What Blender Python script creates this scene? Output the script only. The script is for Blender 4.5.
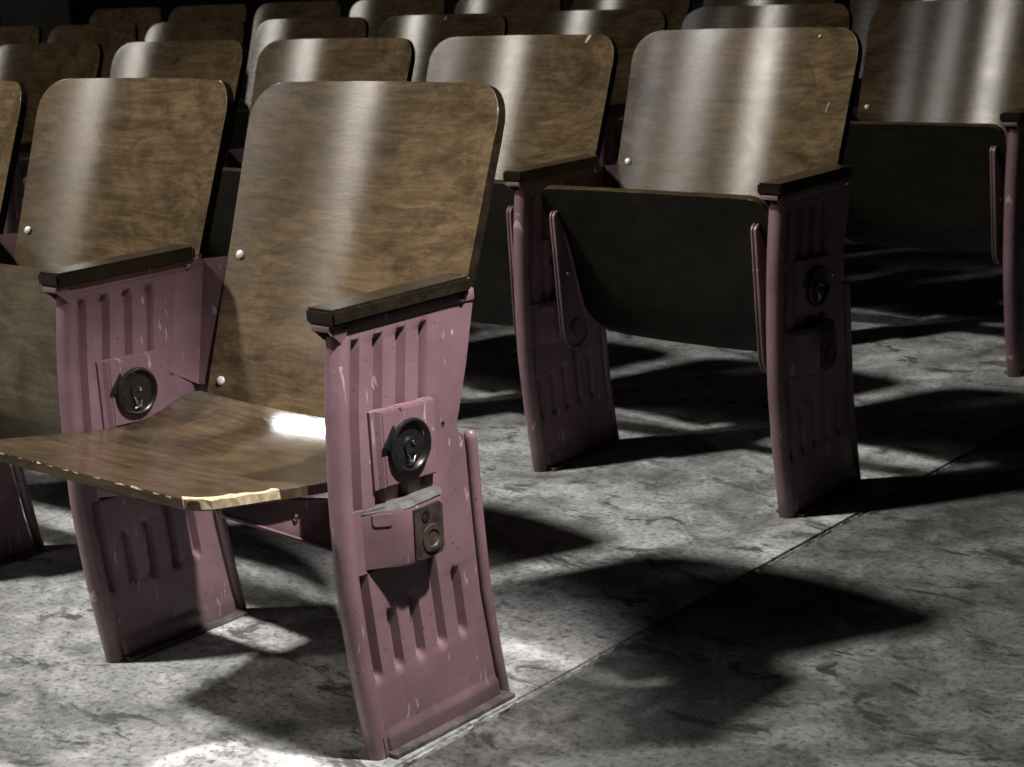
import bpy, bmesh, math, random
from mathutils import Vector, Matrix, Euler
random.seed(4)
PI = math.pi
scene = bpy.context.scene
for o in list(bpy.data.objects):
    bpy.data.objects.remove(o, do_unlink=True)
C = scene.collection

# ---------------------------------------------------------------- camera
cam = bpy.data.cameras.new('camera')
cam.sensor_width = 36.0
cam.lens = 36.0 * 1745.6 / 1024.0
cam.clip_start = 0.05
cam.dof.use_dof = True
cam.dof.focus_distance = 2.45
cam.dof.aperture_fstop = 13.0
cam_ob = bpy.data.objects.new('camera', cam)
C.objects.link(cam_ob)
cam_ob.location = (1.5353, -1.3934, 0.9973)
cam_ob.rotation_euler = (1.3272, 0.0556, 0.7199)
scene.camera = cam_ob

# ---------------------------------------------------------------- world, lamps, exposure
world = bpy.data.worlds.new('dim_hall')
scene.world = world
world.use_nodes = True
bgn = world.node_tree.nodes['Background']
bgn.inputs[0].default_value = (0.8, 0.85, 0.95, 1)
bgn.inputs[1].default_value = 0.006

def aim(o, target):
    o.rotation_euler = (Vector(target) - o.location).to_track_quat('-Z', 'Y').to_euler()

def spot(name, loc, target, power, angle, blend, radius, col):
    l = bpy.data.lights.new(name, 'SPOT')
    l.energy = power; l.spot_size = math.radians(angle); l.spot_blend = blend
    l.shadow_soft_size = radius; l.color = col
    o = bpy.data.objects.new(name, l); C.objects.link(o)
    o.location = loc; aim(o, target)
    return o

def area(name, loc, target, power, sx, sy, col):
    l = bpy.data.lights.new(name, 'AREA')
    l.shape = 'RECTANGLE'; l.size = sx; l.size_y = sy
    l.energy = power; l.color = col
    o = bpy.data.objects.new(name, l); C.objects.link(o)
    o.location = loc; aim(o, target)
    return o

# house floodlight, high in front on the left: throws the seat shadows back and to the right
spot('flood_lamp', (-3.2, -3.0, 6.75), (-0.50, 0.30, 0.1), 2750, 35, 1.0, 0.28, (1.0, 0.97, 0.92))
# aisle floodlight in front of the right end of the front row
spot('aisle_lamp', (1.0, 0.18, 2.3), (-0.13, 0.06, 0.36), 500, 27, 1.0, 0.05, (1.0, 0.95, 0.93))
# lamp on the left side aisle, glancing off the lowered seat
spot('side_lamp', (-3.3, 1.05, 3.05), (-0.10, 0.10, 0.38), 330, 10, 1.0, 0.2, (1.0, 0.97, 0.93))
# two tall daylight openings far in front of the seats: the upright streaks on the backs
area('tall_window_light', (-6.7, -5.8, 5.4), (-0.6, 1.4, 0.6), 290, 0.55, 4.2, (1.0, 0.93, 0.84))
area('stage_door_light', (-1.75, -5.7, 5.0), (-1.2, 2.6, 0.6), 20, 0.4, 2.0, (0.94, 0.97, 1.0))

vs = scene.view_settings
vs.view_transform = 'Standard'
vs.look = 'None'
vs.gamma = 1.0
vs.use_curve_mapping = False
vs.exposure = 0.0

# ---------------------------------------------------------------- materials
def new_mat(name):
    m = bpy.data.materials.new(name); m.use_nodes = True
    nt = m.node_tree
    return m, nt, nt.nodes['Principled BSDF']

def N(nt, t, **kw):
    n = nt.nodes.new(t)
    for k, v in kw.items():
        if k.startswith('_'): setattr(n, k[1:], v)
        else: n.inputs[k.replace('__', ' ')].default_value = v
    return n

def ramp(nt, src, stops):
    r = nt.nodes.new('ShaderNodeValToRGB')
    el = r.color_ramp.elements
    while len(el) < len(stops): el.new(0.5)
    for e, (p, c) in zip(el, stops):
        e.position = p
        e.color = (c, c, c, 1) if isinstance(c, (int, float)) else (*c, 1)
    nt.links.new(src, r.inputs[0])
    return r

def mix(nt, fac, a, b, mode='MIX'):
    m = nt.nodes.new('ShaderNodeMix'); m.data_type = 'RGBA'; m.blend_type = mode
    for s, v in ((m.inputs[0], fac), (m.inputs[6], a), (m.inputs[7], b)):
        if hasattr(v, 'links'): nt.links.new(v, s)
        elif isinstance(v, (int, float)) : s.default_value = v
        else: s.default_value = (*v, 1)
    return m.outputs[2]

def coords(nt, scale, rnd=True):
    tc = nt.nodes.new('ShaderNodeTexCoord')
    mp = nt.nodes.new('ShaderNodeMapping')
    mp.inputs['Scale'].default_value = scale
    if rnd:
        oi = nt.nodes.new('ShaderNodeObjectInfo')
        mu = nt.nodes.new('ShaderNodeVectorMath'); mu.operation = 'SCALE'
        mu.inputs[0].default_value = (17.0, 31.0, 23.0)
        nt.links.new(oi.outputs['Random'], mu.inputs['Scale'])
        ad = nt.nodes.new('ShaderNodeVectorMath'); ad.operation = 'ADD'
        nt.links.new(tc.outputs['Object'], ad.inputs[0]); nt.links.new(mu.outputs[0], ad.inputs[1])
        nt.links.new(ad.outputs[0], mp.inputs[0])
    else:
        nt.links.new(tc.outputs['Object'], mp.inputs[0])
    return mp.outputs[0]

def noise(nt, vec, scale, detail=4, rough=0.55, dist=0.0):
    n = N(nt, 'ShaderNodeTexNoise', Scale=scale, Detail=detail, Roughness=rough, Distortion=dist)
    nt.links.new(vec, n.inputs['Vector'])
    return n.outputs['Fac']

def wood_mat(name, dark, mid, light, rough=0.3, aniso=0.0, axis=(1, 0, 0), ior=1.5):
    m, nt, b = new_mat(name)
    grain = noise(nt, coords(nt, (3.0, 30.0, 34.0)), 3.0, 6, 0.62, 0.7)
    blot = noise(nt, coords(nt, (1.0, 1.0, 1.5)), 8.0, 6, 0.68, 1.2)
    fine = noise(nt, coords(nt, (11.0, 90.0, 110.0)), 4.0, 3, 0.6)
    base = ramp(nt, grain, [(0.3, dark), (0.5, mid), (0.72, light)])
    bl = ramp(nt, blot, [(0.32, 0.36), (0.6, 1.05)])
    c1 = mix(nt, 0.9, base.outputs[0], bl.outputs[0], 'MULTIPLY')
    fr = ramp(nt, fine, [(0.33, 0.7), (0.5, 1.0)])
    c2 = mix(nt, 0.7, c1, fr.outputs[0], 'MULTIPLY')
    nt.links.new(c2, b.inputs['Base Color'])
    rr = ramp(nt, blot, [(0.25, rough * 1.18), (0.75, rough * 0.86)])
    nt.links.new(rr.outputs[0], b.inputs['Roughness'])
    b.inputs['IOR'].default_value = ior
    if aniso:                       # brushed varnish: gloss drawn out across the grain
        b.inputs['Anisotropic'].default_value = aniso
        vt = nt.nodes.new('ShaderNodeVectorTransform')
        vt.vector_type = 'VECTOR'; vt.convert_from = 'OBJECT'; vt.convert_to = 'WORLD'
        vt.inputs[0].default_value = axis
        nt.links.new(vt.outputs[0], b.inputs['Tangent'])
    bp = N(nt, 'ShaderNodeBump', Strength=0.06, Distance=0.002)
    nt.links.new(fine, bp.inputs['Height']); nt.links.new(bp.outputs[0], b.inputs['Normal'])
    return m

M_WOOD = wood_mat('varnished_plywood', (0.072, 0.049, 0.026), (0.118, 0.081, 0.044), (0.172, 0.121, 0.068), 0.205, 0.9, (0, 0.34, 0.94), 1.58)
M_SEAT = wood_mat('worn_seat_plywood', (0.038, 0.026, 0.014), (0.068, 0.047, 0.026), (0.10, 0.072, 0.042), 0.21)
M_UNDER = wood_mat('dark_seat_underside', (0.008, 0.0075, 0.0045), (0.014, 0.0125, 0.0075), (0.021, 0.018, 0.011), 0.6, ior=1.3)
M_UNDER_LIT = wood_mat('lit_seat_underside', (0.085, 0.068, 0.038), (0.14, 0.112, 0.066), (0.19, 0.155, 0.095), 0.5)  # lit version of the dark underside, the light painted into the brown
M_ARM = wood_mat('dark_armrest_wood', (0.011, 0.0085, 0.0055), (0.018, 0.0135, 0.0085), (0.028, 0.021, 0.013), 0.2)

def paint_mat():
    m, nt, b = new_mat('mauve_enamel')
    v = coords(nt, (1, 1, 1))
    n1 = noise(nt, v, 9.0, 5, 0.6)
    n2 = noise(nt, coords(nt, (1.0, 26.0, 5.5)), 3.2, 3, 0.55, 0.4)
    n3 = noise(nt, v, 130.0, 2, 0.5)
    base = ramp(nt, n1, [(0.3, (0.150, 0.086, 0.101)), (0.65, (0.225, 0.135, 0.155))])
    scr = ramp(nt, n2, [(0.665, 0.0), (0.69, 1.0)])
    c1 = mix(nt, scr.outputs[0], base.outputs[0], (0.40, 0.30, 0.32))
    spk = ramp(nt, n3, [(0.24, 1.0), (0.29, 0.0)])
    c2 = mix(nt, spk.outputs[0], c1, (0.035, 0.018, 0.022))
    # grime rubbed in near the feet
    sp = nt.nodes.new('ShaderNodeSeparateXYZ')
    nt.links.new(coords(nt, (1, 1, 1), False), sp.inputs[0])
    ad = nt.nodes.new('ShaderNodeMath'); ad.operation = 'MULTIPLY_ADD'
    nt.links.new(n1, ad.inputs[0]); ad.inputs[1].default_value = 0.09
    nt.links.new(sp.outputs['Z'], ad.inputs[2])
    g = ramp(nt, ad.outputs[0], [(0.045, 0.75), (0.095, 0.0)])
    c3 = mix(nt, g.outputs[0], c2, (0.07, 0.05, 0.05))
    nt.links.new(c3, b.inputs['Base Color'])
    b.inputs['Roughness'].default_value = 0.36
    bp = N(nt, 'ShaderNodeBump', Strength=0.12, Distance=0.002)
    nt.links.new(n3, bp.inputs['Height']); nt.links.new(bp.outputs[0], b.inputs['Normal'])
    return m
M_PAINT = paint_mat()

def plain(name, col, rough=0.4, metal=0.0, spread=0.35, scale=40):
    m, nt, b = new_mat(name)
    n = noise(nt, coords(nt, (1, 1, 1)), scale, 4, 0.6)
    r = ramp(nt, n, [(0.3, tuple(c * (1 - spread) for c in col)), (0.7, tuple(min(1, c * (1 + spread)) for c in col))])
    nt.links.new(r.outputs[0], b.inputs['Base Color'])
    b.inputs['Roughness'].default_value = rough; b.inputs['Metallic'].default_value = metal
    return m
M_BLACK = plain('black_bakelite', (0.012, 0.011, 0.011), 0.28)
M_CHROME = plain('worn_chrome', (0.62, 0.62, 0.6), 0.22, 1.0, 0.2)
M_STUD = plain('pale_stud_metal', (0.85, 0.85, 0.82), 0.3, 0.3, 0.08)
M_DUST = plain('dusty_iron', (0.10, 0.098, 0.09), 0.8, 0.0, 0.5, 60)
M_RUST = plain('dark_oily_iron', (0.05, 0.038, 0.03), 0.5, 0.2, 0.6, 70)
M_FOOT = plain('scuffed_foot_iron', (0.085, 0.07, 0.068), 0.7, 0.0, 0.6, 45)
M_RAW = plain('raw_splintered_wood', (0.46, 0.36, 0.23), 0.75, 0.0, 0.35, 120)
M_WALLS = plain('dark_wall_paint', (0.022, 0.023, 0.028), 0.9, 0.0, 0.3, 2)
M_PILLAR = plain('near_black_pillar_paint', (0.012, 0.012, 0.012), 0.7, 0.0, 0.3, 4)

def floor_mat(name, dark, mid, light, stain_lo, stain_hi, seed):
    m, nt, b = new_mat(name)
    tc = nt.nodes.new('ShaderNodeTexCoord')
    mp = nt.nodes.new('ShaderNodeMapping'); mp.inputs['Location'].default_value = (seed, seed * 1.7, 0)
    nt.links.new(tc.outputs['Object'], mp.inputs[0]); v = mp.outputs[0]
    big = noise(nt, v, 2.6, 5, 0.6, 0.6)
    med = noise(nt, v, 11.0, 8, 0.68, 0.8)
    fin = noise(nt, v, 95.0, 6, 0.7)
    base = ramp(nt, med, [(0.3, dark), (0.5, mid), (0.7, light)])
    st = ramp(nt, big, [(stain_lo, 0.42), (stain_hi, 1.0)])
    c1 = mix(nt, 0.9, base.outputs[0], st.outputs[0], 'MULTIPLY')
    grit = ramp(nt, fin, [(0.36, 0.28), (0.47, 0.9), (0.7, 1.25)])
    c2 = mix(nt, 0.9, c1, grit.outputs[0], 'MULTIPLY')
    # black scuffs, smeared along the aisle
    mp2 = nt.nodes.new('ShaderNodeMapping'); mp2.inputs['Scale'].default_value = (1.0, 2.1, 1)
    mp2.inputs['Rotation'].default_value = (0, 0, 0.55); mp2.inputs['Location'].default_value = (seed, 3, 0)
    nt.links.new(tc.outputs['Object'], mp2.inputs[0])
    sc = noise(nt, mp2.outputs[0], 7.5, 9, 0.72, 0.5)
    sr = ramp(nt, sc, [(0.385, 1.0), (0.45, 0.0)])
    c3 = mix(nt, sr.outputs[0], c2, tuple(x * 0.45 for x in dark))
    nt.links.new(c3, b.inputs['Base Color'])
    rr = ramp(nt, med, [(0.3, 0.55), (0.7, 0.8)])
    nt.links.new(rr.outputs[0], b.inputs['Roughness'])
    ad = nt.nodes.new('ShaderNodeMath'); ad.operation = 'MULTIPLY_ADD'
    nt.links.new(fin, ad.inputs[0]); ad.inputs[1].default_value = 0.4; nt.links.new(med, ad.inputs[2])
    bp = N(nt, 'ShaderNodeBump', Strength=0.6, Distance=0.008)
    nt.links.new(ad.outputs[0], bp.inputs['Height']); nt.links.new(bp.outputs[0], b.inputs['Normal'])
    return m
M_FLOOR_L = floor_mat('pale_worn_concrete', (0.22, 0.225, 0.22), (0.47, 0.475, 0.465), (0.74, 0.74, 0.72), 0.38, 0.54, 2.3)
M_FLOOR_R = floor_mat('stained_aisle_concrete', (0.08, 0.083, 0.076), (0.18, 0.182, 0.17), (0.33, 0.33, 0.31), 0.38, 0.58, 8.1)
M_JOINT = plain('crumbled_joint_mortar', (0.15, 0.15, 0.14), 0.9, 0.0, 0.95, 24)

# ---------------------------------------------------------------- helpers
def mesh_from(name, bm, mats, smooth=True, angle=40):
    bmesh.ops.recalc_face_normals(bm, faces=bm.faces)
    me = bpy.data.meshes.new(name)
    for f in bm.faces: f.smooth = smooth
    if smooth:
        for e in bm.edges:
            if len(e.link_faces) == 2 and e.calc_face_angle(0) > math.radians(angle): e.smooth = False
    bm.to_mesh(me); bm.free()
    for m in (mats if isinstance(mats, (list, tuple)) else [mats]): me.materials.append(m)
    return me

def link(name, me, parent=None, loc=(0, 0, 0), rot=(0, 0, 0)):
    o = bpy.data.objects.new(name, me)
    if me is not None and me.name.split('.')[0] in ('backrest', 'seat', 'armrest'):
        wn = o.modifiers.new('even_shading', 'WEIGHTED_NORMAL'); wn.weight = 100; wn.keep_sharp = True
    C.objects.link(o)
    o.location = loc; o.rotation_euler = rot
    if parent: o.parent = parent
    return o

def add_box(bm, x0, x1, y0, y1, z0, z1, bev=0.0, seg=2):
    r = bmesh.ops.create_cube(bm, size=1)
    vs_ = r['verts']
    for v in vs_:
        v.co = Vector(((x0 + x1) / 2 + v.co.x * (x1 - x0), (y0 + y1) / 2 + v.co.y * (y1 - y0), (z0 + z1) / 2 + v.co.z * (z1 - z0)))
    if bev:
        es = {e for v in vs_ for e in v.link_edges}
        bmesh.ops.bevel(bm, geom=list(es), offset=bev, segments=seg, affect='EDGES', profile=0.5)

def add_tube(bm, pts, rad, n=12, cap=True):
    pts = [Vector(p) for p in pts]; rings = []
    rads = rad if isinstance(rad, (list, tuple)) else [rad] * len(pts)
    up = Vector((1, 0, 0))
    for i, p in enumerate(pts):
        d = (pts[min(i + 1, len(pts) - 1)] - pts[max(i - 1, 0)]).normalized()
        a = up - d * up.dot(d)
        if a.length < 1e-4: a = Vector((0, 1, 0)) - d * d.y
        a.normalize(); b_ = d.cross(a)
        rings.append([bm.verts.new(p + (a * math.cos(2 * PI * k / n) + b_ * math.sin(2 * PI * k / n)) * rads[i]) for k in range(n)])
    for r0, r1 in zip(rings, rings[1:]):
        for k in range(n): bm.faces.new((r0[k], r0[(k + 1) % n], r1[(k + 1) % n], r1[k]))
    if cap:
        bm.faces.new(rings[0][::-1]); bm.faces.new(rings[-1])

def add_lathe_x(bm, prof, cy, cz, n=28):
    """revolve (x, radius) about an axis along x through (cy, cz)"""
    rings = []
    for x, r in prof:
        if r < 1e-6: rings.append([bm.verts.new((x, cy, cz))])
        else: rings.append([bm.verts.new((x, cy + r * math.cos(2 * PI * k / n), cz + r * math.sin(2 * PI * k / n))) for k in range(n)])
    for r0, r1 in zip(rings, rings[1:]):
        for k in range(n):
            k2 = (k + 1) % n
            if len(r0) == 1 and len(r1) == 1: continue
            if len(r0) == 1: bm.faces.new((r0[0], r1[k2], r1[k]))
            elif len(r1) == 1: bm.faces.new((r0[k], r0[k2], r1[0]))
            else: bm.faces.new((r0[k], r0[k2], r1[k2], r1[k]))

def add_prism_x(bm, poly, x0, x1, bev=0.0):
    """extrude a (y, z) outline along x"""
    a = [bm.verts.new((x0, y, z)) for y, z in poly]
    b_ = [bm.verts.new((x1, y, z)) for y, z in poly]
    fs = [bm.faces.new(a[::-1]), bm.faces.new(b_)]
    for k in range(len(poly)):
        fs.append(bm.faces.new((a[k], a[(k + 1) % len(poly)], b_[(k + 1) % len(poly)], b_[k])))
    if bev:
        es = {e for f in fs[:2] for e in f.edges}
        bmesh.ops.bevel(bm, geom=list(es), offset=bev, segments=2, affect='EDGES', profile=0.5)

def interp(tab, z):
    tab = sorted(tab)
    if z <= tab[0][0]: return tab[0][1]
    for (z0, a), (z1, b_) in zip(tab, tab[1:]):
        if z <= z1: return a + (b_ - a) * (z - z0) / (z1 - z0)
    return tab[-1][1]

def smooth01(a, b_, x):
    t = max(0.0, min(1.0, (x - a) / (b_ - a))); return t * t * (3 - 2 * t)

def tag(o, label, cat, group=None):
    o['label'] = label; o['category'] = cat
    if group: o['group'] = group

def struct(name, me, parent=None):
    o = link(name, me, parent); o['kind'] = 'structure'
    return o

# ---------------------------------------------------------------- setting: floor, walls, ceiling
FX0, FX1, FY0, FY1 = -11.0, 6.0, -6.0, 10.0
def joint_x(y): return 0.046 - 0.0195 * y        # the saw joint between the seat slab and the aisle slab
def slab(left):
    bm = bmesh.new()
    g = 0.0042
    top = []
    for y in (FY0, FY1):
        xj = joint_x(y) + (-g if left else g)
        top.append((FX0 if left else xj, xj if left else FX1, y))
    (a0, a1, ya), (b0, b1, yb) = top
    vt = [bm.verts.new(p) for p in ((a0, ya, 0), (a1, ya, 0), (b1, yb, 0), (b0, yb, 0))]
    vb = [bm.verts.new((v.co.x, v.co.y, -0.12)) for v in vt]
    bm.faces.new(vt); bm.faces.new(vb[::-1])
    for k in range(4): bm.faces.new((vt[k], vb[k], vb[(k + 1) % 4], vt[(k + 1) % 4]))
    bmesh.ops.bevel(bm, geom=[e for e in bm.edges if all(abs(v.co.z) < 1e-6 for v in e.verts)], offset=0.004, segments=2, affect='EDGES')
    return mesh_from('slab', bm, M_FLOOR_L if left else M_FLOOR_R, smooth=False)
floor = bpy.data.objects.new('floor', None); C.objects.link(floor); floor['kind'] = 'structure'
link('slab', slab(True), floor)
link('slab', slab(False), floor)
bm = bmesh.new()                                  # crumbled filler standing in the joint, uneven
n = 1100; rows_ = []
y = -1.2
while y < 5.0:
    r = [bm.verts.new((joint_x(y) + dx + random.uniform(-.0015, .0015), y, h + random.uniform(-0.003, 0.003)))
         for dx, h in ((-0.0075, -0.009), (-0.003, -0.0025), (0.002, -0.003), (0.0075, -0.009))]
    rows_.append(r); y += 0.007
for a, b_ in zip(rows_, rows_[1:]):
    for k in range(3): bm.faces.new((a[k], a[k + 1], b_[k + 1], b_[k]))
link('joint_filler', mesh_from('joint_filler', bm, M_JOINT, smooth=False), floor)

def box_mesh(name, mat, *a):
    bm = bmesh.new(); add_box(bm, *a); return mesh_from(name, bm, mat, smooth=False)
H = 8.0
struct('wall_back', box_mesh('wall_back', M_WALLS, FX0, FX1, FY1, FY1 + 0.2, -0.12, H))
struct('wall_left', box_mesh('wall_left', M_WALLS, FX0 - 0.2, FX0, FY0, FY1, -0.12, H))
struct('wall_right', box_mesh('wall_right', M_WALLS, FX1, FX1 + 0.2, FY0, FY1, -0.12, H))
struct('wall_front', box_mesh('wall_front', M_WALLS, FX0, FX1, FY0 - 0.2, FY0, -0.12, H))
struct('ceiling', box_mesh('ceiling', M_WALLS, FX0 - 0.2, FX1 + 0.2, FY0 - 0.2, FY1 + 0.2, H, H + 0.2))

# ---------------------------------------------------------------- theatre seat meshes
W = 0.56
FRONT = [(z, y + 0.0285) for z, y in ((0.575, -0.022), (0.564, -0.027), (0.46, -0.040), (0.346, -0.046), (0.246, -0.046), (0.125, -0.035), (0.05, -0.024), (0.0, -0.016))]
REAR = [(0.575, 0.234), (0.55, 0.229), (0.48, 0.211), (0.42, 0.192), (0.407, 0.187), (0.397, 0.186), (0.390, 0.192), (0.384, 0.198), (0.26, 0.204), (0.16, 0.210), (0.0, 0.235)]
def fy(z):
    # smooth the polyline a little
    return (interp(FRONT, z - 0.02) + interp(FRONT, z) * 2 + interp(FRONT, z + 0.02)) / 4
def ry(z): return interp(REAR, z)

def groove(u, z):
    u = u + 0.0285
    return _groove(u, z)

def _groove(u, z):
    """depth of the pressed flutes at offset u from the front edge"""
    d = 0.0
    def g(a, b_, z0, z1):
        if not (a - 0.006 < u < b_ + 0.006): return 0.0
        return smooth01(a - 0.002, a + 0.002, u) * (1 - smooth01(b_ - 0.002, b_ + 0.002, u)) * smooth01(z0, z0 + 0.012, z) * (1 - smooth01(z1 - 0.008, z1, z))
    d = max(d, g(0.036, 0.050, 0.103, 0.552))
    d = max(d, g(0.077, 0.090, 0.105, 0.198), g(0.077, 0.090, 0.325, 0.552))
    d = max(d, g(0.117, 0.130, 0.107, 0.205), g(0.117, 0.130, 0.245, 0.552))
    d = max(d, g(0.158, 0.171, 0.109, 0.250), g(0.157, 0.170, 0.335, 0.549))
    d = max(d, g(0.199, 0.211, 0.112, 0.214))
    return d * 0.011

def standard_mesh():
    bm = bmesh.new()
    us = [0.0, 0.004]
    for a, b_ in ((0.036, 0.050), (0.077, 0.090), (0.117, 0.130), (0.158, 0.171), (0.199, 0.211)):
        us += [q - 0.0285 for q in (a - 0.003, a, a + 0.003, b_ - 0.003, b_, b_ + 0.003)]
    zs = [i * 0.0058 for i in range(100)]
    zs = [z for z in zs if z < 0.573] + [0.575]
    sides = []
    for sg in (1, -1):
        grid = []
        for z in zs:
            f0 = fy(z); w = ry(z) - f0; row = []
            for u in us + [None]:
                uu = w if u is None else u * min(1, (w - 0.004) / (0.214 - 0.0285))
                x = 0.0125 - groove(u if u is not None else 1, z)
                if u is None: x = 0.0105
                if z < 0.031 and 0.008 < (u or 0.3) : x += 0.004
                row.append(bm.verts.new((sg * x, f0 + uu, z)))
            grid.append(row)
        for r0, r1 in zip(grid, grid[1:]):
            for k in range(len(r0) - 1):
                q = (r0[k], r0[k + 1], r1[k + 1], r1[k])
                bm.faces.new(q if sg > 0 else q[::-1])
        sides.append(grid)
    A, B = sides
    def strip(l0, l1):
        for k in range(len(l0) - 1): bm.faces.new((l0[k], l0[k + 1], l1[k + 1], l1[k]))
    strip(A[0], B[0]); strip(A[-1], B[-1])
    strip([r[0] for r in A], [r[0] for r in B]); strip([r[-1] for r in A], [r[-1] for r in B])
    return mesh_from('standard', bm, M_PAINT, angle=50)

def front_tube_mesh():
    bm = bmesh.new()
    pts = [(0, fy(z) + 0.0, z) for z in [0.0, 0.02] + [0.04 + 0.0258 * i for i in range(21)]]
    rads = [0.0152] * len(pts)
    add_tube(bm, pts, rads, 16)
    return mesh_from('front_tube', bm, M_PAINT)

def rear_tube_mesh():
    bm = bmesh.new()
    T = [(0.0, 0.2515), (0.08, 0.238), (0.16, 0.227), (0.26, 0.221), (0.376, 0.217)]
    zs = [0.002 + 0.374 * i / 16 for i in range(17)]
    pts = [(0.004, interp(T, z), z) for z in zs] + [(0.004, 0.2165, 0.381), (0.004, 0.216, 0.385), (0.004, 0.216, 0.387)]
    add_tube(bm, pts, [0.009] * 17 + [0.0085, 0.0062, 0.003], 12)
    return mesh_from('rear_tube', bm, M_PAINT)

def armrest_mesh():
    bm = bmesh.new()
    # long wooden pad, rounded at the rear, its top very slightly crowned
    y0, y1, hw = -0.028, 0.228, 0.0245
    out = [(-hw, y0), (hw, y0), (hw, y1 - 0.02)]
    for k in range(1, 8):
        a = PI * k / 8
        out.append((hw * math.cos(a), y1 - 0.02 + 0.018 * math.sin(a)))
    out.append((-hw, y1 - 0.02))
    lo = [bm.verts.new((x, y, 0.5745)) for x, y in out]
    hi = [bm.verts.new((x, y, 0.595)) for x, y in out]
    fs = [bm.faces.new(lo[::-1]), bm.faces.new(hi)]
    for k in range(len(out)): fs.append(bm.faces.new((lo[k], lo[(k + 1) % len(out)], hi[(k + 1) % len(out)], hi[k])))
    bmesh.ops.bevel(bm, geom=list({e for f in fs[:2] for e in f.edges} | {e for e in bm.edges if abs(e.verts[0].co.y - y0) < 1e-5 and abs(e.verts[1].co.y - y0) < 1e-5}), offset=0.0035, segments=2, affect='EDGES')
    return mesh_from('armrest', bm, M_ARM, angle=30)

def arm_bracket_mesh():
    bm = bmesh.new()
    add_box(bm, -0.0135, 0.0135, -0.004, 0.232, 0.560, 0.5745, 0.002)
    add_box(bm, -0.0165, 0.0165, -0.0275, -0.004, 0.5665, 0.5745, 0.002)
    for s in (-1, 1):                                     # small gusset horns at the front
        a = [bm.verts.new((s * x, y, z)) for x, y, z in ((0.0125, -0.026, 0.567), (0.0165, -0.026, 0.567), (0.0165, 0.004, 0.567), (0.0125, 0.004, 0.567))]
        t = bm.verts.new((s * 0.013, -0.004, 0.547))
        for k in range(4): bm.faces.new((a[k], a[(k + 1) % 4], t))
        bm.faces.new(a)
    return mesh_from('arm_bracket', bm, M_PAINT)

def socket_plate_mesh():
    bm = bmesh.new()
    # pressed square panel, sloping front wall, leaning like the standard
    base = [(0.010, 0.026, 0.355), (0.010, 0.134, 0.351), (0.010, 0.137, 0.452), (0.010, 0.026, 0.457)]
    step = [(0.0165, 0.027, 0.356), (0.0165, 0.134, 0.352), (0.0165, 0.137, 0.451), (0.0165, 0.027, 0.456)]
    topi = [(0.0235, 0.041, 0.357), (0.0235, 0.133, 0.353), (0.0235, 0.136, 0.450), (0.0235, 0.041, 0.455)]
    l0 = [bm.verts.new(p) for p in base]; l1 = [bm.verts.new(p) for p in step]
    l1b = [bm.verts.new(p) for p in ((0.0165, 0.034, 0.357), (0.0165, 0.1335, 0.353), (0.0165, 0.1365, 0.450), (0.0165, 0.034, 0.455))]
    l2 = [bm.verts.new(p) for p in topi]
    for a, b_ in ((l0, l1), (l1, l1b), (l1b, l2)):
        for k in range(4): bm.faces.new((a[k], a[(k + 1) % 4], b_[(k + 1) % 4], b_[k]))
    f = bm.faces.new(l2)
    bmesh.ops.bevel(bm, geom=list(f.edges), offset=0.002, segments=2, affect='EDGES')
    return mesh_from('socket_plate', bm, M_PAINT)

def hub_ring_mesh():
    bm = bmesh.new()
    add_lathe_x(bm, [(0.022, 0.030), (0.026, 0.0345), (0.029, 0.0355), (0.0315, 0.0345), (0.0325, 0.032), (0.0315, 0.0302), (0.029, 0.0285),
                     (0.0265, 0.027), (0.0265, 0.012), (0.030, 0.010), (0.030, 0.004), (0.0275, 0.0)], 0.082, 0.403)
    # dark triangular latch peeping out on the front side
    add_prism_x(bm, [(0.082 - 0.043, 0.410), (0.082 - 0.024, 0.434), (0.082 - 0.022, 0.394)], 0.023, 0.028, 0.001)
    return mesh_from('hub_ring', bm, M_BLACK)

def hub_latch_mesh():
    bm = bmesh.new()
    add_tube(bm, [(0.0300, 0.0735, 0.3810), (0.0310, 0.0795, 0.3795), (0.0300, 0.0855, 0.3810)], 0.0022, 8)
    add_tube(bm, [(0.0300, 0.0805, 0.3800), (0.0310, 0.0775, 0.3890), (0.0290, 0.0745, 0.3960)], 0.0016, 8)
    add_tube(bm, [(0.0300, 0.0845, 0.3820), (0.0310, 0.0875, 0.3890)], 0.0016, 8)
    add_lathe_x(bm, [(0.029, 0.003), (0.032, 0.0026), (0.033, 0.0)], 0.086, 0.406, 10)
    return mesh_from('hub_latch', bm, M_CHROME)

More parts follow.
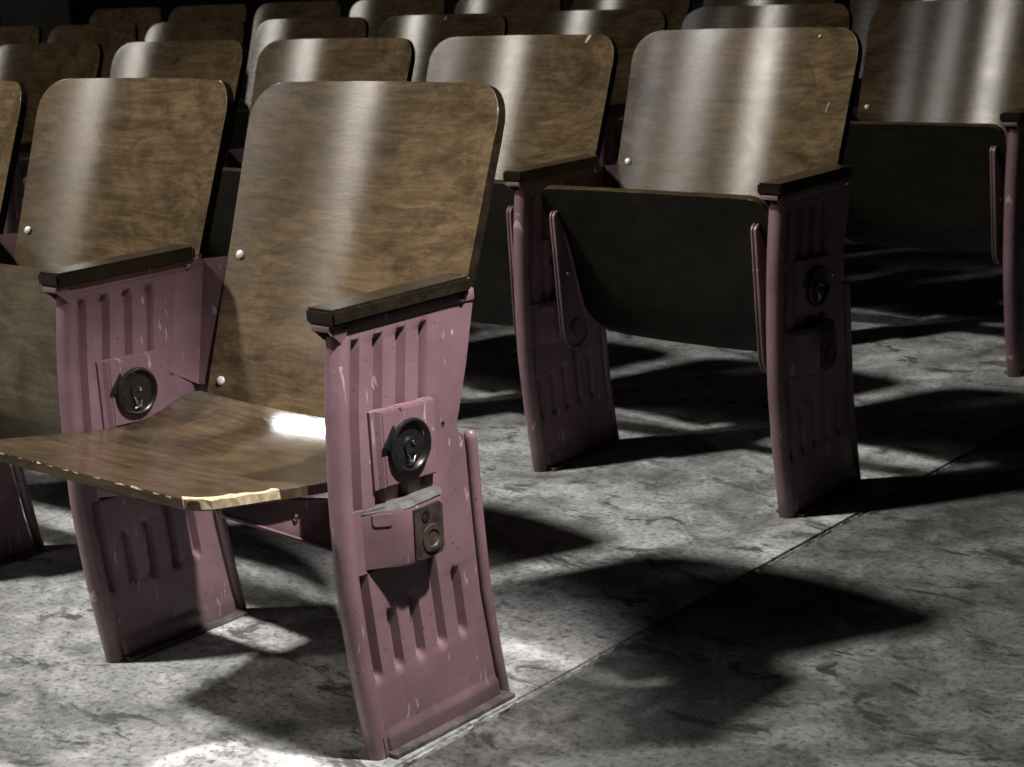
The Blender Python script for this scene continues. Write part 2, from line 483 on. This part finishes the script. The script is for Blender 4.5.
def hinge_box_mesh(side):
    """pressed wedge-shaped housing of the seat hinge; slanted front, open dusty top"""
    bm = bmesh.new(); s = side
    def V(x, y, z): return bm.verts.new((s * x, y, z))
    # flange
    fl = [(-0.013, 0.254), (0.138, 0.246), (0.141, 0.330), (-0.013, 0.337)]
    a = [V(0.0095, y, z) for y, z in fl]; b_ = [V(0.0125, y, z) for y, z in fl]
    for k in range(4): bm.faces.new((a[k], a[(k + 1) % 4], b_[(k + 1) % 4], b_[k]))
    bm.faces.new(b_)
    # wedge: rows bottom -> top
    prof = []
    for z, zc in ((0.258, 0), (0.263, 1), (0.30, 1), (0.327, 1), (0.332, 0)):
        k = 1.0 if zc else 0.93
        prof.append([V(0.0125, 0.004, z), V(0.0125 + 0.022 * k, 0.036, z - 0.001), V(0.0125 + 0.0305 * k, 0.046, z - 0.0015),
                     V(0.0125 + 0.032 * k, 0.055, z - 0.002), V(0.0125 + 0.026 * k, 0.118, z - 0.004), V(0.0125 + 0.020 * k, 0.125, z - 0.004), V(0.0125, 0.129, z - 0.004)])
    for r0, r1 in zip(prof, prof[1:]):
        for k in range(6): bm.faces.new((r0[k], r0[k + 1], r1[k + 1], r1[k]))
    bm.faces.new(prof[0])
    return mesh_from('hinge_box', bm, M_PAINT, angle=35)

def hinge_lid_mesh(side):
    bm = bmesh.new(); s = side
    poly = [(0.0125, 0.002), (0.0325, 0.036), (0.0415, 0.047), (0.0435, 0.056), (0.038, 0.119), (0.032, 0.128), (0.0125, 0.134)]
    lo = [bm.verts.new((s * x, y, 0.3305)) for x, y in poly]
    hi = [bm.verts.new((s * max(x - 0.004 * (i in (1, 2, 3, 4, 5)), 0.0125), y, 0.3345 + random.uniform(-0.001, 0.0025))) for i, (x, y) in enumerate(poly)]
    bm.faces.new(lo[::-1]); bm.faces.new(hi)
    for k in range(len(poly)): bm.faces.new((lo[k], lo[(k + 1) % 7], hi[(k + 1) % 7], hi[k]))
    return mesh_from('hinge_lid', bm, M_DUST, smooth=False)

def hinge_cover_mesh(side):
    """dark oily end plate with pin holes and a worn boss"""
    bm = bmesh.new(); s = side
    poly = [(0.060, 0.262), (0.070, 0.257), (0.108, 0.256), (0.117, 0.264), (0.118, 0.318), (0.112, 0.3245), (0.062, 0.3255)]
    def X(y): return 0.0125 + 0.032 - (y - 0.055) * 0.095
    lo = [bm.verts.new((s * (X(y) - 0.002), y, z)) for y, z in poly]
    hi = [bm.verts.new((s * (X(y) + 0.003), y, z)) for y, z in poly]
    bm.faces.new(lo[::-1]); bm.faces.new(hi)
    for k in range(7): bm.faces.new((lo[k], lo[(k + 1) % 7], hi[(k + 1) % 7], hi[k]))
    x = X(0.09) + 0.003
    add_lathe_x(bm, [(s * (x - 0.001), 0.019), (s * (x + 0.003), 0.018), (s * (x + 0.003), 0.012), (s * (x + 0.001), 0.010), (s * (x + 0.001), 0.0)], 0.092, 0.281, 18)
    return mesh_from('hinge_cover', bm, M_RUST)

def pin_hole_mesh(side):
    bm = bmesh.new(); s = side
    add_lathe_x(bm, [(s * 0.040, 0.0075), (s * 0.0465, 0.0075), (s * 0.0465, 0.005), (s * 0.043, 0.0)], 0.082, 0.313, 14)
    return mesh_from('pin_hole', bm, M_BLACK)

def label_slot_mesh(side):
    """raised blank slot on the slanted front of the housing, its top edge rubbed bare"""
    bm = bmesh.new(); s = side
    def P(t, z, o): return bm.verts.new((s * (0.0125 + 0.022 * t + o * 0.82), 0.004 + 0.032 * t - o * 0.57, z))
    out = [(0.34, 0.3285), (1.0, 0.3275), (1.0, 0.3155), (0.93, 0.312), (0.42, 0.313), (0.34, 0.3165)]
    lo = [P(t, z, -0.001) for t, z in out]; hi = [P(t, z, 0.0016) for t, z in out]
    bm.faces.new(lo[::-1]); bm.faces.new(hi)
    for k in range(6): bm.faces.new((lo[k], lo[(k + 1) % 6], hi[(k + 1) % 6], hi[k]))
    return mesh_from('blank_slot', bm, M_PAINT, smooth=False)

def foot_flange_mesh():
    bm = bmesh.new()
    add_box(bm, -0.026, 0.030, 0.016, 0.247, 0.0, 0.007, 0.002)
    return mesh_from('foot_flange', bm, M_FOOT)

def back_bracket_mesh(side):
    """bent sheet that carries the backrest: web on the standard, flange turned behind the plywood"""
    bm = bmesh.new(); s = side
    web = [(0.013, 0.152, 0.415), (0.013, 0.188, 0.572), (0.013, 0.238, 0.572), (0.013, 0.206, 0.384)]
    w = [bm.verts.new((s * x, y, z)) for x, y, z in web]
    f0 = bm.verts.new((s * 0.040, 0.285, 0.572)); f1 = bm.verts.new((s * 0.040, 0.222, 0.384))
    g0 = bm.verts.new((s * 0.075, 0.302, 0.572)); g1 = bm.verts.new((s * 0.075, 0.236, 0.384))
    bm.faces.new(w); bm.faces.new((w[3], w[2], f0, f1)); bm.faces.new((f1, f0, g0, g1))
    r = bmesh.ops.solidify(bm, geom=bm.faces[:], thickness=0.003)
    return mesh_from('back_bracket', bm, M_PAINT, angle=20)

def bolt_mesh(r=0.0052, h=0.004, mat=None, axis='x'):
    bm = bmesh.new()
    add_lathe_x(bm, [(0, r), (h * 0.5, r * 0.95), (h * 0.9, r * 0.6), (h, 0)], 0, 0, 12)
    return mesh_from('bolt', bm, mat or M_CHROME)

# backrest: curved plywood shell, rounded corners
ZB, ZT, YB, YT = 0.350, 0.8195, 0.187, 0.358
SAG = 0.040
HB, HT = 0.239, 0.2535
LEAN = math.atan2(YT - YB, ZT - ZB)
def back_y(xn, z):
    return YB + (YT - YB) * (z - ZB) / (ZT - ZB) + SAG * (1 - xn * xn)
def back_hw(z):
    hw = HB + (HT - HB) * (z - ZB) / (ZT - ZB)
    r = 0.052; d = ZT - z
    if d < r: hw -= r - math.sqrt(max(0, r * r - (r - d) ** 2))
    r = 0.02; d = z - ZB
    if d < r: hw -= r - math.sqrt(max(0, r * r - (r - d) ** 2))
    return hw
def sheet(gridfun, nu, nv, th, mats, name, bev=0.0028, back_slot=0, rim_slot=0):
    """two faces from a grid function returning (front point, outward normal), closed along the rim, rim rounded"""
    bm = bmesh.new()
    F, B = [], []
    for j in range(nv + 1):
        rf, rb = [], []
        for i in range(nu + 1):
            p, nrm = gridfun(i / nu, j / nv)
            rf.append(bm.verts.new(p)); rb.append(bm.verts.new(p - nrm * th))
        F.append(rf); B.append(rb)
    for j in range(nv):
        for i in range(nu):
            bm.faces.new((F[j][i], F[j][i + 1], F[j + 1][i + 1], F[j + 1][i]))
            bm.faces.new((B[j][i], B[j + 1][i], B[j + 1][i + 1], B[j][i + 1])).material_index = back_slot
    lf = F[0] + [r[-1] for r in F[1:]] + F[-1][::-1][1:] + [r[0] for r in F[::-1]][1:-1]
    lb = B[0] + [r[-1] for r in B[1:]] + B[-1][::-1][1:] + [r[0] for r in B[::-1]][1:-1]
    n_ = len(lf); rim = []
    for k in range(n_):
        f = bm.faces.new((lf[k], lb[k], lb[(k + 1) % n_], lf[(k + 1) % n_])); f.material_index = rim_slot; rim.append(f)
    es = []
    for k in range(n_):
        for l in (lf, lb):
            e = bm.edges.get((l[k], l[(k + 1) % n_]))
            if e: es.append(e)
    bmesh.ops.bevel(bm, geom=es, offset=bev, segments=2, affect='EDGES', profile=0.5, clamp_overlap=True)
    return mesh_from(name, bm, mats, angle=50)

def back_grid(u, v):
    # rows crowd towards top and bottom so the corners come out round
    t = 0.5 - 0.5 * math.cos(PI * v)
    z = ZB + (ZT - ZB) * t
    x = back_hw(z) * (2 * u - 1)
    xn = x / 0.2535
    p = Vector((x, back_y(xn, z), z))
    slope = -2 * SAG * xn / 0.2535
    nrm = Vector((slope, -1, (YT - YB) / (ZT - ZB))).normalized()
    return p, nrm

# seat: dished plywood panel, in coordinates of its hinge pin
PIV = Vector((0, 0.060, 0.278))
FOLD = -math.radians(57)
SF, SR = -0.207, 0.162            # front and rear edge when down
def seat_grid(u, v):
    t = 0.5 - 0.5 * math.cos(PI * v)          # 0 rear, 1 front
    y = SR + (SF - SR) * t
    hw = 0.248 - 0.012 * (1 - t)
    r = 0.032; d = y - SF
    if d < r: hw -= (r - math.sqrt(max(0, r * r - (r - d) ** 2))) * 0.9
    r = 0.03; d = SR - y
    if d < r: hw -= r - math.sqrt(max(0, r * r - (r - d) ** 2))
    x = hw * (2 * u - 1)
    def hz(x_, y_):
        tt = (y_ - SR) / (SF - SR)
        base = 0.341 + 0.056 * max(tt, 0) ** 1.3 + (0.044 * ((0.38 - tt) / 0.38) ** 2 if tt < 0.38 else 0)
        dish = (x_ / 0.243) ** 2 * 0.008 * (1 - tt) ** 0.6 if tt < 1 else 0
        return base + dish
    p = Vector((x, y, hz(x, y))) - PIV
    e = 1e-3
    ye = min(max(y, SF + e), SR - e)
    nrm = Vector((-(hz(x + e, ye) - hz(x - e, ye)) / (2 * e), -(hz(x, ye + e) - hz(x, ye - e)) / (2 * e), 1)).normalized()
    return p, nrm

def seat_arm_mesh(side):
    """pressed hinge arm: round boss at the pin, long tapering finger under the panel"""
    bm = bmesh.new()
    P0 = Vector((0.060, 0.284)); P1 = Vector((-0.148, 0.372))
    d = (P1 - P0).normalized(); nrm = Vector((-d.y, d.x)); r0, r1 = 0.036, 0.011
    out = []
    for k in range(13):
        a = -PI / 2 + PI * k / 12
        out.append(P0 - d * math.cos(a) * r0 + nrm * math.sin(a) * r0)
    for k in range(9):
        a = PI / 2 - PI * k / 8
        out.append(P1 + d * math.cos(a) * r1 + nrm * math.sin(a) * r1)
    # flatten the upper edge so it follows the underside of the panel
    out = [Vector((p.x, min(p.y, 0.351 + max(0, -(p.x + 0.02)) * 0.24))) for p in out]
    pts = [(p.x - PIV.y, p.y - PIV.z) for p in out]
    add_prism_x(bm, pts, -0.004, 0.004, 0.002)
    # raised rim
    cx = sum(p[0] for p in pts) / len(pts); cz = sum(p[1] for p in pts) / len(pts)
    for s in (-1, 1):
        loop = [(s * 0.004, p[0], p[1]) for p in pts]
        add_tube(bm, loop + [loop[0]], 0.0028, 6, cap=False)
    add_lathe_x(bm, [(-0.009, 0.0), (-0.009, 0.018), (-0.004, 0.021), (0.004, 0.021), (0.009, 0.018), (0.009, 0.0)], P0.x - PIV.y, P0.y - PIV.z, 18)
    return mesh_from('seat_arm', bm, M_PAINT)

MESH = dict(
    standard=standard_mesh(), front_tube=front_tube_mesh(), rear_tube=rear_tube_mesh(), armrest=armrest_mesh(),
    arm_bracket=arm_bracket_mesh(), socket_plate=socket_plate_mesh(), hub_ring=hub_ring_mesh(), hub_latch=hub_latch_mesh(),
    foot_flange=foot_flange_mesh(), bolt=bolt_mesh(), stud=bolt_mesh(0.0068, 0.0045, M_STUD),
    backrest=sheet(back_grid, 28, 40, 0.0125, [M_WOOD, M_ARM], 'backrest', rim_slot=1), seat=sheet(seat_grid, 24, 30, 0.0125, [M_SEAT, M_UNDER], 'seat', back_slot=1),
    seat_arm=seat_arm_mesh(1))
for s in (1, -1):
    MESH['hinge_box', s] = hinge_box_mesh(s); MESH['hinge_lid', s] = hinge_lid_mesh(s)
    MESH['hinge_cover', s] = hinge_cover_mesh(s); MESH['pin_hole', s] = pin_hole_mesh(s)
    MESH['blank_slot', s] = label_slot_mesh(s); MESH['back_bracket', s] = back_bracket_mesh(s)

def make_standard(root, x, full=True, sides=(1,)):
    st = link('standard', MESH['standard'], root, (x, 0, 0))
    link('armrest', MESH['armrest'], st)
    link('front_tube', MESH['front_tube'], st)
    link('arm_bracket', MESH['arm_bracket'], st)
    if full:
        link('rear_tube', MESH['rear_tube'], st)
        link('foot_flange', MESH['foot_flange'], st)
        link('socket_plate', MESH['socket_plate'], st)
        link('hub_ring', MESH['hub_ring'], st)['label'] = 'black round hub cover'
        link('hub_latch', MESH['hub_latch'], st)
        for s in sides:
            link('hinge_box', MESH['hinge_box', s], st)
            link('hinge_lid', MESH['hinge_lid', s], st)['label'] = 'dusty grey top of hinge housing'
            link('hinge_cover', MESH['hinge_cover', s], st)
            link('blank_slot', MESH['blank_slot', s], st)
            link('pin_hole', MESH['pin_hole', s], st)
        link('bolt', MESH['bolt'], st, (0.0135, 0.207, 0.566))
        link('bolt', MESH['bolt'], st, (0.0095, 0.158, 0.410))
    for s in sides:
        if x < W / 2 - 0.01 or s < 0: link('back_bracket', MESH['back_bracket', s], st)
    return st

def make_seat(loc, rotz, label, down=False, end=False, full=True, fold=FOLD, back_off=(0, 0, 0), group='theatre seats'):
    root = bpy.data.objects.new('theatre_seat', None); C.objects.link(root)
    root.location = loc; root.rotation_euler = (0, 0, rotz)
    tag(root, label, 'seat', group)
    bk = link('backrest', MESH['backrest'], root, back_off)
    for sx, z in ((-1, 0.390), (-1, 0.571), (1, 0.390)):
        if True:
            x = sx * (back_hw(z) - 0.021)
            y = back_y(x / 0.2535, z)
            b_ = link('stud', MESH['stud'], bk, (x, y - 0.0004, z), (0, 0, 0))
            b_.rotation_euler = (Vector((-2 * SAG * (x / 0.2535) / 0.2535, -1, math.tan(LEAN)))).to_track_quat('X', 'Z').to_euler()
            b_['label'] = 'pale round fixing stud'
    rot = (0 if down else fold, 0, 0)
    st = link('seat', MESH['seat'], root, PIV, rot)
    for sx in (-1, 1):
        a = link('seat_arm', MESH['seat_arm'], root, (sx * (W / 2 - 0.058), PIV.y, PIV.z), rot)
        if full: link('bolt', MESH['bolt'], a, (0.0045, -0.106, 0.052))
    make_standard(root, -W / 2, full, (1, -1) if full else (1,))
    if end: make_standard(root, W / 2, full, (1, -1))
    return root, bk, st

# rows: (dx, dy, rotation) of the aisle end of each row
ROWS = [(0.0, 0.0, 0.0), (-0.0774, 1.0897, 0.0243), (-0.1803, 2.1923, 0.0361), (-0.31, 3.28, 0.030)]
COUNT = [3, 6, 8, 9]
FIRST = [0, 0, 0, 1]
ORD = ['first', 'second', 'third', 'fourth', 'fifth', 'sixth', 'seventh', 'eighth', 'ninth', 'tenth', 'eleventh', 'twelfth', 'thirteenth']
FOLDS = {(0, 1): -math.radians(69), (1, 1): -math.radians(60)}
BACK_OFF = {(1, 0): (-0.008, 0, 0.006), (0, 1): (0, 0, 0.006), (0, 0): (0, 0, 0.004)}
seats = {}
for r, (dx, dy, rz) in enumerate(ROWS):
    for k in range(FIRST[r], COUNT[r]):
        x = -(k + 0.5) * W
        loc = (dx + math.cos(rz) * x, dy + math.sin(rz) * x, 0)
        if (r, k) == (0, 0): lab = 'brown plywood theatre seat with its seat lowered, front row beside the aisle'
        elif (r, k) == (0, 1): lab = 'front-row theatre seat with folded seat, directly beside the lowered seat'
        elif (r, k) == (0, 2): lab = 'front-row theatre seat mostly out of view, third from the aisle'
        elif (r, k) == (1, 0): lab = 'theatre seat with folded seat beside the aisle, directly behind the front row'
        elif (r, k) == (2, 0): lab = 'theatre seat with glossy back beside the aisle in the third row'
        else: lab = 'brown plywood theatre seat, %s from the aisle in the %s row' % (ORD[k], ORD[r])
        off = BACK_OFF.get((r, k), (0, 0, 0.018 if r >= 3 else 0))
        seats[r, k] = make_seat(loc, rz, lab, down=(r, k) == (0, 0), end=(k == 0), full=r < 3, back_off=off, fold=FOLDS.get((r, k), FOLD))

# ---------------------------------------------------------------- wear: chips and nicks on single seats
def chip_mesh(name, pts, th, mat, jitter=0.0012, down=(0, 0, -1)):
    """thin uneven splinter scar following a run of (outer, inner) edge points"""
    bm = bmesh.new(); d = Vector(down) * th
    up_, lo_ = [], []
    for a, b_ in pts:
        j = lambda: Vector((random.uniform(-jitter, jitter), random.uniform(-jitter, jitter), random.uniform(0, jitter)))
        up_.append((bm.verts.new(Vector(a) + j()), bm.verts.new(Vector(b_) + j())))
        lo_.append((bm.verts.new(Vector(a) + d), bm.verts.new(Vector(b_) + d)))
    for k in range(len(pts) - 1):
        bm.faces.new((up_[k][0], up_[k + 1][0], up_[k + 1][1], up_[k][1]))
        bm.faces.new((lo_[k][0], lo_[k][1], lo_[k + 1][1], lo_[k + 1][0]))
        bm.faces.new((up_[k][0], lo_[k][0], lo_[k + 1][0], up_[k + 1][0]))
        bm.faces.new((up_[k][1], up_[k + 1][1], lo_[k + 1][1], lo_[k][1]))
    bm.faces.new((up_[0][0], up_[0][1], lo_[0][1], lo_[0][0])); bm.faces.new((up_[-1][1], up_[-1][0], lo_[-1][0], lo_[-1][1]))
    return mesh_from(name, bm, mat, smooth=False)

# splintered corner of the lowered seat
root, bk, st = seats[0, 0]
pts = []
for k in range(13):
    v = 1.0 - 0.34 * k / 12
    t = v
    p, n_ = seat_grid(1.0, math.acos(1 - 2 * t) / PI)
    w_ = 0.003 + 0.012 * math.sin(PI * min(1, (k + 1) / 9)) * (0.6 + 0.4 * random.random()) * (1 if k < 9 else 0.35)
    inward = Vector((-1, 0.25, 0)).normalized()
    pts.append((p + Vector((0.0012, -0.0008, 0.0)), p + inward * w_ + Vector((0, 0, 0.0012))))
link('splintered_edge', chip_mesh('splintered_edge', pts, 0.0105, M_RAW, 0.0022), st)['label'] = 'pale splintered corner'

def back_mark(r, k, name, u0, z0, u1, z1, w, mat, label):
    """small scar lying on the front face of a backrest"""
    root, bk, st = seats[r, k]
    pts = []
    for i in range(6):
        t = i / 5; u = u0 + (u1 - u0) * t; z = z0 + (z1 - z0) * t
        x = (2 * u - 1) * 0.25; ww = w * (0.35 + math.sin(PI * (0.15 + 0.7 * t)))
        y = back_y(x / 0.2535, z)
        pts.append(((x - ww, back_y((x - ww) / 0.2535, z) - 0.0012, z), (x + ww, back_y((x + ww) / 0.2535, z) - 0.0012, z)))
    link(name, chip_mesh(name, pts, 0.003, mat, 0.0006, (0, 1, -0.3)), bk)['label'] = label
back_mark(1, 1, 'nick', 0.835, 0.8185, 0.815, 0.803, 0.0035, M_RAW, 'pale nick in the top edge')
back_mark(2, 3, 'gouge', 0.47, 0.813, 0.42, 0.785, 0.004, M_BLACK, 'dark gouge below the top edge')
back_mark(1, 0, 'nick', 0.81, 0.807, 0.803, 0.801, 0.0018, M_RAW, 'pale nick near the top')
back_mark(1, 0, 'scratch', 0.905, 0.69, 0.895, 0.668, 0.0007, M_RAW, 'short pale scratch')
# second front-row seat: light on its underside is put into a browner colour
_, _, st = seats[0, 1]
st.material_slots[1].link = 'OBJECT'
st.material_slots[1].material = M_UNDER_LIT

# near-black square post standing at the far end of the fourth row
bm = bmesh.new()
add_box(bm, -0.165, 0.165, -0.165, 0.165, 0.0, H, 0.006)
post = link('pillar', mesh_from('pillar', bm, M_PILLAR, smooth=False), None, (-5.77, 3.53, 0.0), (0, 0, 0.72))
tag(post, 'near-black square pillar at the far end of the fourth row', 'pillar')
# pale line where the varnish has rubbed off the front edge of the lowered seat
root, bk, st = seats[0, 0]
bm = bmesh.new()
pts = [seat_grid(i / 40, 1.0)[0] + Vector((0, 0.0007, -0.0014 + random.uniform(-.0003, .0003))) for i in range(1, 39)]
add_tube(bm, pts, [0.0013 * random.uniform(0.6, 1.2) for _ in pts], 6)
link('worn_edge', mesh_from('worn_edge', bm, M_RAW), st)['label'] = 'pale rubbed front edge'
